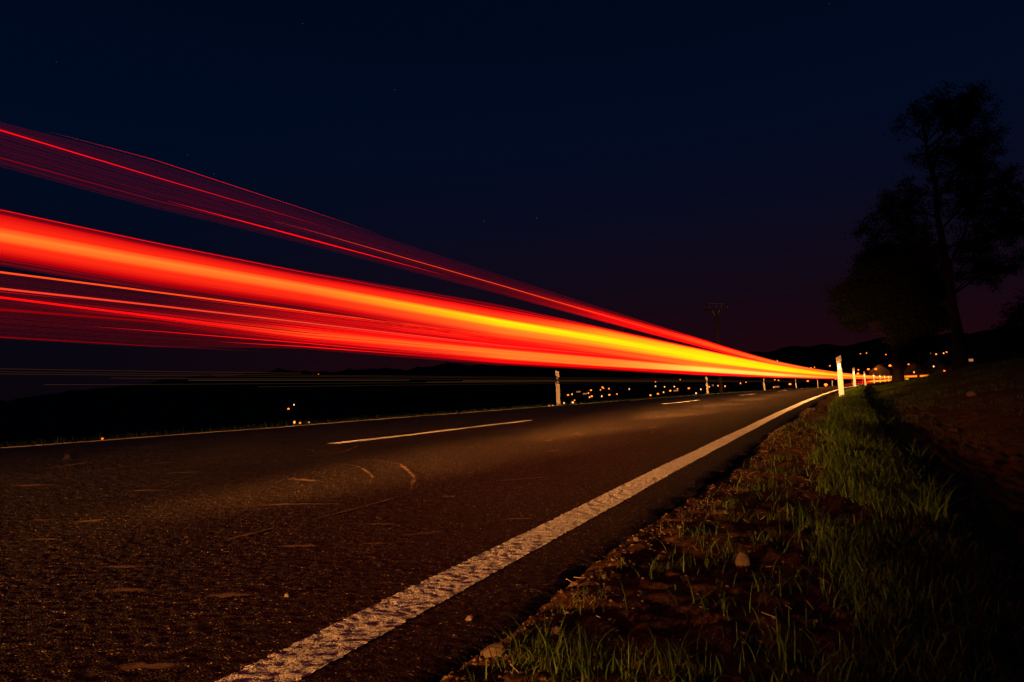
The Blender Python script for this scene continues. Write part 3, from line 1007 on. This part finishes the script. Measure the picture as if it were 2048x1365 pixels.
# ------------------------------------------------------------------ utility pole with its wires
def ray_pt(px, py, D):
    """world point seen at photograph pixel px,py at depth D metres (used to size distant things)"""
    x, y = px - 1024, py - 682.5
    cr, sr = math.cos(ROLL), math.sin(ROLL)
    x, y = cr * x + sr * y, -sr * x + cr * y
    f = 1364.62
    u = -y / f
    v = np.array([x / f, math.cos(PITCH) - u * math.sin(PITCH), math.sin(PITCH) + u * math.cos(PITCH)])
    return v * D + np.array([0, 0, CAM_H])


def utility_pole(top, base_z, ang, label):
    r = empty('utility_pole', (top[0], top[1], base_z), label, 'utility pole', 'utility poles')
    h = top[2] - base_z
    ux, uy = math.cos(ang), math.sin(ang)
    mb = MB().tube(np.array([[0, 0, 0], [0, 0, h * .5], [0, 0, h - .55]]), [.17, .145, .125], 10)
    ob('shaft', mb.mesh('shaft', True), M['timber'], r)
    R = np.array([[ux, -uy, 0], [uy, ux, 0], [0, 0, 1]])
    mb = MB().box((0, 0, h - .33), (1.05, .05, .055), R)
    ob('crossarm', mb.mesh('crossarm'), M['timber'], r)
    for sg in (-1, 1):
        mb = MB().tube(np.array([[ux * sg * .1, uy * sg * .1, h - .75], [ux * sg * .3, uy * sg * .3, h - .38]]), .03, 6)
        ob('brace', mb.mesh('brace'), M['steel'], r)
    ends = []
    for q in (-1., 0, 1.):
        x, y = ux * q * 1., uy * q * 1.
        zs = h - .275
        mb = MB().tube(np.array([[x, y, zs], [x, y, zs + .1], [x, y, zs + .12], [x, y, zs + .18], [x, y, zs + .2], [x, y, zs + .28]]), [.02, .02, .055, .05, .06, .035], 8)
        ob('insulator', mb.mesh('insulator', True), M['ceramic'], r)
        ends.append(np.array([top[0] + x, top[1] + y, base_z + zs + .27]))
    mb = MB().tube(np.array([[-ux * .6, -uy * .6, h + .13], [ux * .6, uy * .6, h + .13]]), .018, 5)
    for q in (-.5, .5):
        mb.tube(np.array([[ux * q, uy * q, h - .28], [ux * q, uy * q, h + .13]]), .014, 5)
    ob('bird_guard', mb.mesh('bird_guard'), M['steel'], r)
    return ends


tp = ray_pt(1431, 611, 49.)
e1 = utility_pole(tp, -4.5, .35, 'dark timber utility pole with crossarm standing beyond the road under the trails')
t2 = np.array([23.5, 25., 7.6])
e2 = utility_pole(t2, .6, .35, 'dark timber utility pole on the bank outside the right edge of the picture')
for a, b, lab in zip(e1, e2, ('left', 'middle', 'right')):
    t = np.linspace(0, 1, 30)[:, None]
    P = a * (1 - t) + b * t
    P[:, 2] -= 1.0 * (4 * t * (1 - t))[:, 0] * .7
    V_, F_ = tube(P, .007, 4)
    ob('overhead_wire', mesh_np('overhead_wire', V_, F_), M['black'], label='thin dark overhead wire from the %s insulator of the utility pole' % lab, cat='wire', group='overhead wires')

# ------------------------------------------------------------------ trees
def tree(name, label, D, trunk_px, base_px, blobs, trunk_r, twigs, leaves, leaf, spread, depth=1.0, fork=.45):
    """blobs: crown masses (centre px,py and radius in photograph pixels) turned into metres at distance D"""
    k = D / 1364.62
    base = ray_pt(base_px[0], base_px[1], D)
    root = empty(name, base, label, 'tree')
    cs = []
    for px, py, r in blobs:
        c = ray_pt(px, py, D) - base
        c[1] += rng.uniform(-1, 1) * r * k * .9 * depth
        cs.append((c, r * k))
    topc = max(c[2] for c, _ in cs)
    tr = ray_pt(trunk_px[0], trunk_px[1], D) - base
    lean = np.array([tr[0], tr[1] * 0, 0])
    zz = np.linspace(-.6, topc * .93, 9)
    path = np.stack([lean[0] * zz / max(tr[2], .1) + .12 * np.sin(zz * 1.1), .1 * np.sin(zz * .9 + 1), zz], -1)
    rad = trunk_r * (1.25 - 1.1 * np.linspace(0, 1, 9) ** .9)
    rad[0] = trunk_r * 1.6
    mb = MB().tube(path, np.clip(rad, .03, None), 9)
    ob('trunk', mb.mesh('trunk', True), M['bark'], root)
    mb = MB()
    allv, n_l = [], 0
    for c, r in cs:
        h0 = np.clip(c[2] - rng.uniform(.8, 1.6) * r, topc * .25, topc * .85)
        st = np.array([np.interp(h0, zz, path[:, 0]), np.interp(h0, zz, path[:, 1]), h0])
        mid = (st + c) / 2 + rng.normal(size=3) * r * .12
        rb = np.clip(trunk_r * .32 * (r / 2.5) ** .5, .03, .2)
        mb.tube(np.array([st, mid, c]), [rb, rb * .7, rb * .4], 6)
        nt = int(twigs * (r / 2.) ** 2)
        for _ in range(nt):
            v = rng.normal(size=3)
            v /= np.linalg.norm(v)
            tip = c + v * r * np.array([1, depth, 1]) * rng.uniform(.35, 1.05)
            mb.tube(np.array([c + (tip - c) * .1, (c + tip) / 2 + rng.normal(size=3) * .08 * r, tip]), [rb * .35, rb * .22, .012], 4)
            nl = int(leaves * rng.uniform(.5, 1.4))
            q = tip + rng.normal(size=(nl, 3)) * spread * np.array([1.15, 1.15, .8])
            allv.append(q)
    ob('branches', mb.mesh('branches', True), M['bark'], root)
    C = np.concatenate(allv)
    n = len(C)
    a = rng.normal(size=(n, 3))
    a /= np.linalg.norm(a, axis=1)[:, None]
    b = np.cross(a, rng.normal(size=(n, 3)))
    b /= np.linalg.norm(b, axis=1)[:, None]
    s = leaf * rng.uniform(.6, 1.3, (n, 1))
    V_ = np.stack([C - a * s, C + b * s * .45, C + a * s, C - b * s * .45], 1).reshape(-1, 3)
    F_ = (np.arange(n) * 4)[:, None] + np.arange(4)
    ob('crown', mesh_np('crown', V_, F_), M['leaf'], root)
    return root


tree('tall_tree', 'tall dark deciduous tree with a high open crown at right', 46, (1905, 560), (1922, 724),
     [(1880, 250, 62), (1945, 225, 44), (1832, 245, 34), (1805, 258, 20), (1990, 262, 32), (1935, 190, 20), (1875, 205, 26), (1900, 330, 66), (1955, 320, 50), (1850, 310, 30), (1840, 395, 52), (1795, 400, 30), (1765, 445, 42), (1728, 455, 22), (1800, 470, 52), (1905, 420, 74), (1975, 400, 52), (2010, 350, 26), (1985, 470, 58), (2035, 440, 40), (1930, 510, 56), (2015, 530, 44), (1960, 550, 34), (1860, 500, 52), (2050, 530, 30)],
     .34, 60, 60, .085, .20)
tree('round_tree', 'round-crowned dark tree beside the road in front of the taller tree', 52, (1792, 680), (1797, 764),
     [(1785, 560, 74), (1735, 600, 56), (1840, 580, 58), (1785, 505, 46), (1830, 520, 40), (1745, 540, 46), (1700, 615, 34), (1870, 630, 36), (1790, 640, 58), (1720, 640, 26), (1835, 650, 44), (1690, 585, 22), (1800, 690, 30)],
     .36, 135, 60, .09, .22)
tree('low_tree', 'low bushy dark tree at the right picture edge', 34, (2030, 690), (2032, 732),
     [(2035, 640, 42), (2015, 680, 36), (2045, 700, 36), (1995, 700, 24), (2070, 650, 40), (2040, 605, 22), (2080, 700, 40)],
     .14, 150, 40, .06, .19)
tree('young_tree', 'slim young tree standing just right of the round tree trunk', 56, (1838, 700), (1838, 752),
     [(1838, 690, 20), (1850, 670, 22), (1828, 672, 18), (1862, 690, 14)], .09, 160, 34, .08, .2)

# ------------------------------------------------------------------ town: street lamps and houses
LIGHTS = [
    (-157.5, 261.6, -9.8, -14.6, 'L'), (-82.0, 261.4, -7.0, -14.7, 'L'), (-131.4, 408.1, -10.7, -15.4, 's'), (-117.1, 389.3, -10.5, -15.2, 's'), (-215.3, 651.9, -4.3, -12.7, 'L'),
    (-256.6, 796.4, -0.9, -5.6, 'w'), (-430.2, 1507.0, 62.7, 55.2, 'm'), (57.1, 728.2, -2.8, -11.3, 'L'), (68.4, 811.2, -2.5, -7.2, 's'), (80.5, 857.3, 0.1, -4.6, 'd'),
    (86.4, 859.4, 0.2, -4.5, 's'), (88.7, 820.0, -2.1, -6.8, 's'), (91.1, 811.8, 1.3, -7.2, 'L'), (75.1, 665.3, -4.7, -13.2, 'L'), (80.5, 734.4, -6.2, -10.9, 's'),
    (112.2, 868.2, 4.5, -4.0, 'L'), (105.2, 833.7, 1.4, -6.1, 'm'), (112.7, 862.5, 3.2, -4.3, 'm'), (94.8, 743.4, -5.8, -10.5, 'w'), (123.2, 888.4, 2.3, -2.4, 's'),
    (94.4, 680.4, -4.1, -12.6, 'L'), (107.0, 713.9, -3.9, -11.4, 'm'), (146.2, 869.2, 0.8, -3.9, 'w'), (54.4, 693.2, -8.0, -12.7, 'd'), (51.3, 586.5, -6.9, -14.4, 'm'),
    (50.7, 628.0, -9.4, -14.1, 'W'), (26.2, 522.4, -9.8, -14.4, 's'), (29.0, 522.4, -9.8, -14.4, 's'), (44.7, 620.8, -9.5, -14.2, 's'), (83.6, 809.9, -2.6, -7.3, 'd'),
    (116.7, 587.7, -5.4, -13.9, 'L'), (130.5, 622.7, -4.7, -13.2, 'L'), (159.6, 700.5, -2.8, -11.3, 'L'), (168.0, 770.9, -4.5, -9.2, 's'), (185.3, 896.3, 3.0, -1.7, 'w'),
    (193.8, 881.7, 1.8, -2.9, 'w'), (204.2, 872.1, 1.5, -3.2, 'w'), (194.4, 938.7, 9.3, 1.8, 'm'), (230.3, 946.0, 10.6, 3.1, 'm'), (185.0, 775.3, -1.2, -8.7, 'm'),
    (187.4, 793.2, -3.3, -8.0, 'd'), (190.5, 746.5, -1.2, -9.7, 'L'), (214.7, 787.6, -3.0, -7.7, 'w'), (184.9, 697.3, -6.4, -11.1, 'w'), (234.4, 821.9, -0.6, -5.3, 's'),
    (245.6, 840.7, 1.0, -3.7, 'd'), (246.4, 826.9, 0.2, -4.5, 's'), (249.8, 810.8, -0.7, -5.4, 's'), (280.2, 846.7, 2.1, -2.6, 's'), (276.3, 814.8, 2.9, -4.6, 'm'),
    (312.8, 820.3, 4.5, -3.0, 'm'), (311.4, 805.3, 3.6, -3.9, 'm'), (197.8, 521.8, -2.6, -9.4, 'm'), (283.4, 738.4, -3.6, -8.3, 'd'), (163.2, 404.9, -0.5, -4.3, 'X'),
    (238.1, 554.7, 1.0, -2.8, 'L'), (68.5, 150.5, -0.4, -2.2, 'X'), (68.5, 150.6, -0.9, -2.2, 'm'), (212.0, 459.5, 2.9, 0.9, 'm'), (122.7, 261.0, 1.0, -1.0, 'm'),
    (425.0, 975.8, 20.1, 12.6, 'm'), (429.5, 974.7, 20.6, 13.1, 'm'), (418.7, 947.2, 18.2, 10.8, 'm'), (416.1, 937.2, 14.9, 10.2, 's'), (480.7, 1242.2, 40.8, 36.1, 's'),
    (452.2, 976.3, 21.8, 17.2, 's'), (543.8, 1067.7, 40.6, 33.1, 'm'), (565.3, 1090.7, 42.1, 37.4, 's'), (468.9, 858.3, 30.4, 22.9, 'm'), (240.3, 476.4, 7.2, 5.2, 'm'),
    (183.9, 365.4, 3.6, 1.6, 'L'), (135.2, 260.5, 4.2, -0.3, 'L'), (138.0, 260.5, 4.1, -0.2, 'L'), (143.5, 260.4, 5.2, -0.0, 'X'), (144.6, 260.5, 4.7, 0.0, 'm'),
    (150.6, 260.4, 5.4, 0.2, 'm'), (152.5, 260.6, 2.3, 0.2, 's'), (288.2, 465.0, 15.4, 7.9, 'm'), (520.4, 824.9, 27.8, 23.1, 's'), (484.1, 762.0, 26.9, 19.4, 'm'),
    (518.2, 846.1, 28.8, 24.1, 's'), (160.1, 260.5, 4.2, 0.4, 'w'), (161.7, 260.7, 1.9, 0.4, 'c'), (162.1, 257.4, 2.3, 0.3, 'm'), (257.9, 387.5, 8.7, 4.0, 'd'),
    (155.2, 260.7, 1.6, 0.3, 'G'), (162.9, 260.5, 3.8, 0.5, 'G'), (139.7, 261.2, 4.6, -0.1, 'H')]


def lamp_meshes():
    pole = MB().tube(np.array([[0, 0, -1.5], [0, 0, 3], [0, 0, 5.6], [.25, 0, 5.95], [.7, 0, 6.05]]), [.09, .075, .06, .05, .045], 6).mesh('pole')
    V_, F_ = ico(1, (0, 0, 0), 2)
    heads = {}
    for k, r in (('X', .85), ('L', .74), ('m', .50), ('c', .3), ('r', .3)):
        heads[k] = mesh_np('lamp_head', V_ * r * np.array([1, 1, .7]) + np.array([.7, 0, 6.0]), F_, True)
    return pole, heads


LP, HEADS = lamp_meshes()


def house_meshes(w, dp, h, rh):
    wall = MB()
    a = np.array([[-w, 0, -1.5], [w, 0, -1.5], [w, 0, h], [0, 0, h + rh], [-w, 0, h]], float)
    b = a + np.array([0, dp, 0])
    V_ = np.vstack([a, b])
    wall.add(V_, [[0, 5, 6, 1], [1, 6, 7, 2], [4, 9, 5, 0]])
    wall.t.append(np.array([[0, 1, 2], [0, 2, 4], [4, 2, 3], [6, 5, 7], [7, 5, 9], [7, 9, 8]]))
    rf = MB()
    o = .35
    for sg in (-1, 1):
        sl = rh / w
        p = [np.array([0, -o, h + rh + .03]), np.array([sg * (w + o), -o, h - o * sl + .03]), np.array([sg * (w + o), dp + o, h - o * sl + .03]), np.array([0, dp + o, h + rh + .03])]
        q = [v + np.array([0, 0, .16]) for v in p]
        rf.add(np.array(p + q), [[0, 1, 2, 3], [4, 7, 6, 5], [0, 4, 5, 1], [1, 5, 6, 2], [2, 6, 7, 3], [3, 7, 4, 0]])
    ch = MB().box((w * .35, dp * .5, h + rh * .9), (.3, .3, .9)).mesh('chimney')
    win = MB().box((0, 0, 0), (.55, .03, .7)).mesh('window')
    return wall.mesh('wall'), rf.mesh('roof'), ch, win


HOUSES = [house_meshes(4.2, 10, 3.2, 3.6), house_meshes(3.6, 9, 3.6, 2.6), house_meshes(3.6, 8, 2.8, 3.0)]
for v in HOUSES:
    v[0].materials.append(M['render'])
    v[1].materials.append(M['tiles'])
    v[2].materials.append(M['tiles'])
WIN_LIT, WIN_DIM = HOUSES[0][3], HOUSES[0][3].copy()
WIN_PALE = HOUSES[0][3].copy()
WIN_LIT.materials.append(M['window_lit'])
WIN_DIM.materials.append(M['window_dim'])
WIN_PALE.materials.append(M['lamp_white'])


def house(x, y, g, kind, label, group, wins, i=0):
    v = HOUSES[i % 3]
    r = empty('house', (x, y, g), label, 'house', group, -math.atan2(x, y) + rng.uniform(-.5, .5))
    ob('wall', v[0], None, r)
    rf = ob('roof', v[1], None, r)
    ob('chimney', v[2], None, rf)
    for wx, wz, wm in wins:
        o = ob('window', wm, None, r)
        o.location = (wx, -.02, wz)
        if math.hypot(x, y) < 420:
            o.scale = (.36, 1, .36)
    return r


def where(x, y):
    a = math.degrees(math.atan2(x, y))
    if a < -5:
        return 'in the dark left fields'
    if a < 10.8:
        return 'in the valley between near left posts'
    if a < 16.5:
        return 'just left of the second left post'
    if a < 24.5:
        return 'behind the farther left posts'
    if a < 29.8:
        return 'above the right row of posts'
    return 'behind the tree trunks'


hi = 0
for x, y, z, g, k in LIGHTS:
    w = where(x, y)
    if k in 'XLmc':
        size = {'X': 'brightest', 'L': 'bright', 'm': 'small', 'c': 'tiny'}[k]
        if k == 'c':
            lab, gr_ = 'tiny cyan lamp ' + w, None
        else:
            lab, gr_ = '%s orange street lamp %s' % (size, w), 'town street lamps'
        zr = z - 6.0
        r = empty('street_lamp', (x, y, zr), lab, 'street lamp', gr_, -math.atan2(x, y) + random.choice((0, math.pi)))
        ob('pole', LP, M['steel'], r)
        hd = ob('lamp_head', HEADS[k], M['lamp_cyan'] if k == 'c' else M['lamp_orange'], r)
        f = float(np.clip(math.hypot(x, y) / 520, .42, 1.5))
        hd.scale = (f, f, f)
        hd.location = (.7 * (1 - f), 0, 6.0 * (1 - f))
        r.location.x -= .7 * math.cos(r.rotation_euler.z)
        r.location.y -= .7 * math.sin(r.rotation_euler.z)
    else:
        hi += 1
        if k == 'G':
            wins = [(-1.2, 1.2, WIN_LIT), (1.2, 1.2, WIN_DIM), (0, 4.0, WIN_LIT)]
            lab = 'house with an orange lit gable ' + ('beside the round tree' if hi < 40 and math.degrees(math.atan2(x, y)) < 31.5 else 'left of the tall trunk')
            house(x, y, z - 3.0, k, lab, 'town houses', wins, 2)
        elif k == 'H':
            wins = [(-1.8, 1.2, WIN_DIM), (1.8, 1.2, WIN_DIM)]
            house(x, y, z - 5.0, k, 'large pale house lit by the street lamps left of the round tree', 'town houses', wins, 1)
        else:
            m1 = {'s': WIN_LIT, 'w': WIN_PALE, 'W': WIN_PALE, 'd': WIN_DIM}[k]
            wins = [(0., 2.2, m1)]
            if k == 'W':
                wins = [(q, 2.2, WIN_PALE) for q in (-3, -1.8, -.6, .6, 1.8, 3)]
            if k == 'd':
                wins = [(q, 2.2, WIN_DIM) for q in (-2, -.7, .7, 2)]
            lab = {'s': 'small house with one warm window ', 'w': 'small house with one pale window ', 'W': 'long house with a row of bright windows ', 'd': 'house with dim reddish windows '}[k] + w
            house(x, y, z - 2.2, k, lab, 'town houses', wins, hi)

# things that would share a label are told apart by their place
by = {}
for o in COL.objects:
    if o.parent is None and o.get('group') in ('town street lamps', 'town houses'):
        by.setdefault(o['label'], []).append(o)
NTH = ['leftmost', 'second from left', 'third from left', 'fourth from left', 'fifth from left', 'sixth from left', 'seventh from left', 'eighth from left', 'ninth from left', 'tenth from left']
for lab, os_ in by.items():
    if len(os_) > 1:
        for i, o in enumerate(sorted(os_, key=lambda q: math.atan2(q.location.x, q.location.y))):
            o['label'] = lab + ', ' + NTH[min(i, 9)]

# light of the lamps that stand beside the houses on the right
for x, y, z, g, k in LIGHTS:
    if k in 'XL' and math.degrees(math.atan2(x, y)) > 26:
        li = bpy.data.lights.new('street_lamp_light', 'POINT')
        li.energy, li.color, li.shadow_soft_size = 45, (1, .30, .05), .3
        lo = bpy.data.objects.new('street_lamp_light', li)
        COL.objects.link(lo)
        lo.location = (x, y - .6, z + .6)

# two red beacons on the far ridge and a few stars
for px, py, sd in ((887, 730, 'left'), (920, 731, 'right')):
    p = ray_pt(px, py, 2250)
    g = float(far_z(p[0], p[1]))
    r = empty('beacon_mast', (p[0], p[1], p[2] - 6), '%s of two red beacon lights on the far ridge' % sd, 'beacon', 'red beacons on the ridge')
    ob('pole', LP, M['steel'], r)
    ob('lamp_head', HEADS['r'].copy(), M['lamp_red'], r)
V_, F_ = ico(1, (0, 0, 0), 1)
STAR = mesh_np('star', V_ * 2.6, F_, True)
for px, py in ((605, 48), (113, 125), (375, 310), (968, 442), (1073, 437), (428, 348), (1658, 8), (790, 180)):
    o = ob('star', STAR, M['star'], label='faint white star in the clear night sky', cat='star', group='stars')
    o.location = ray_pt(px, py, 7000)
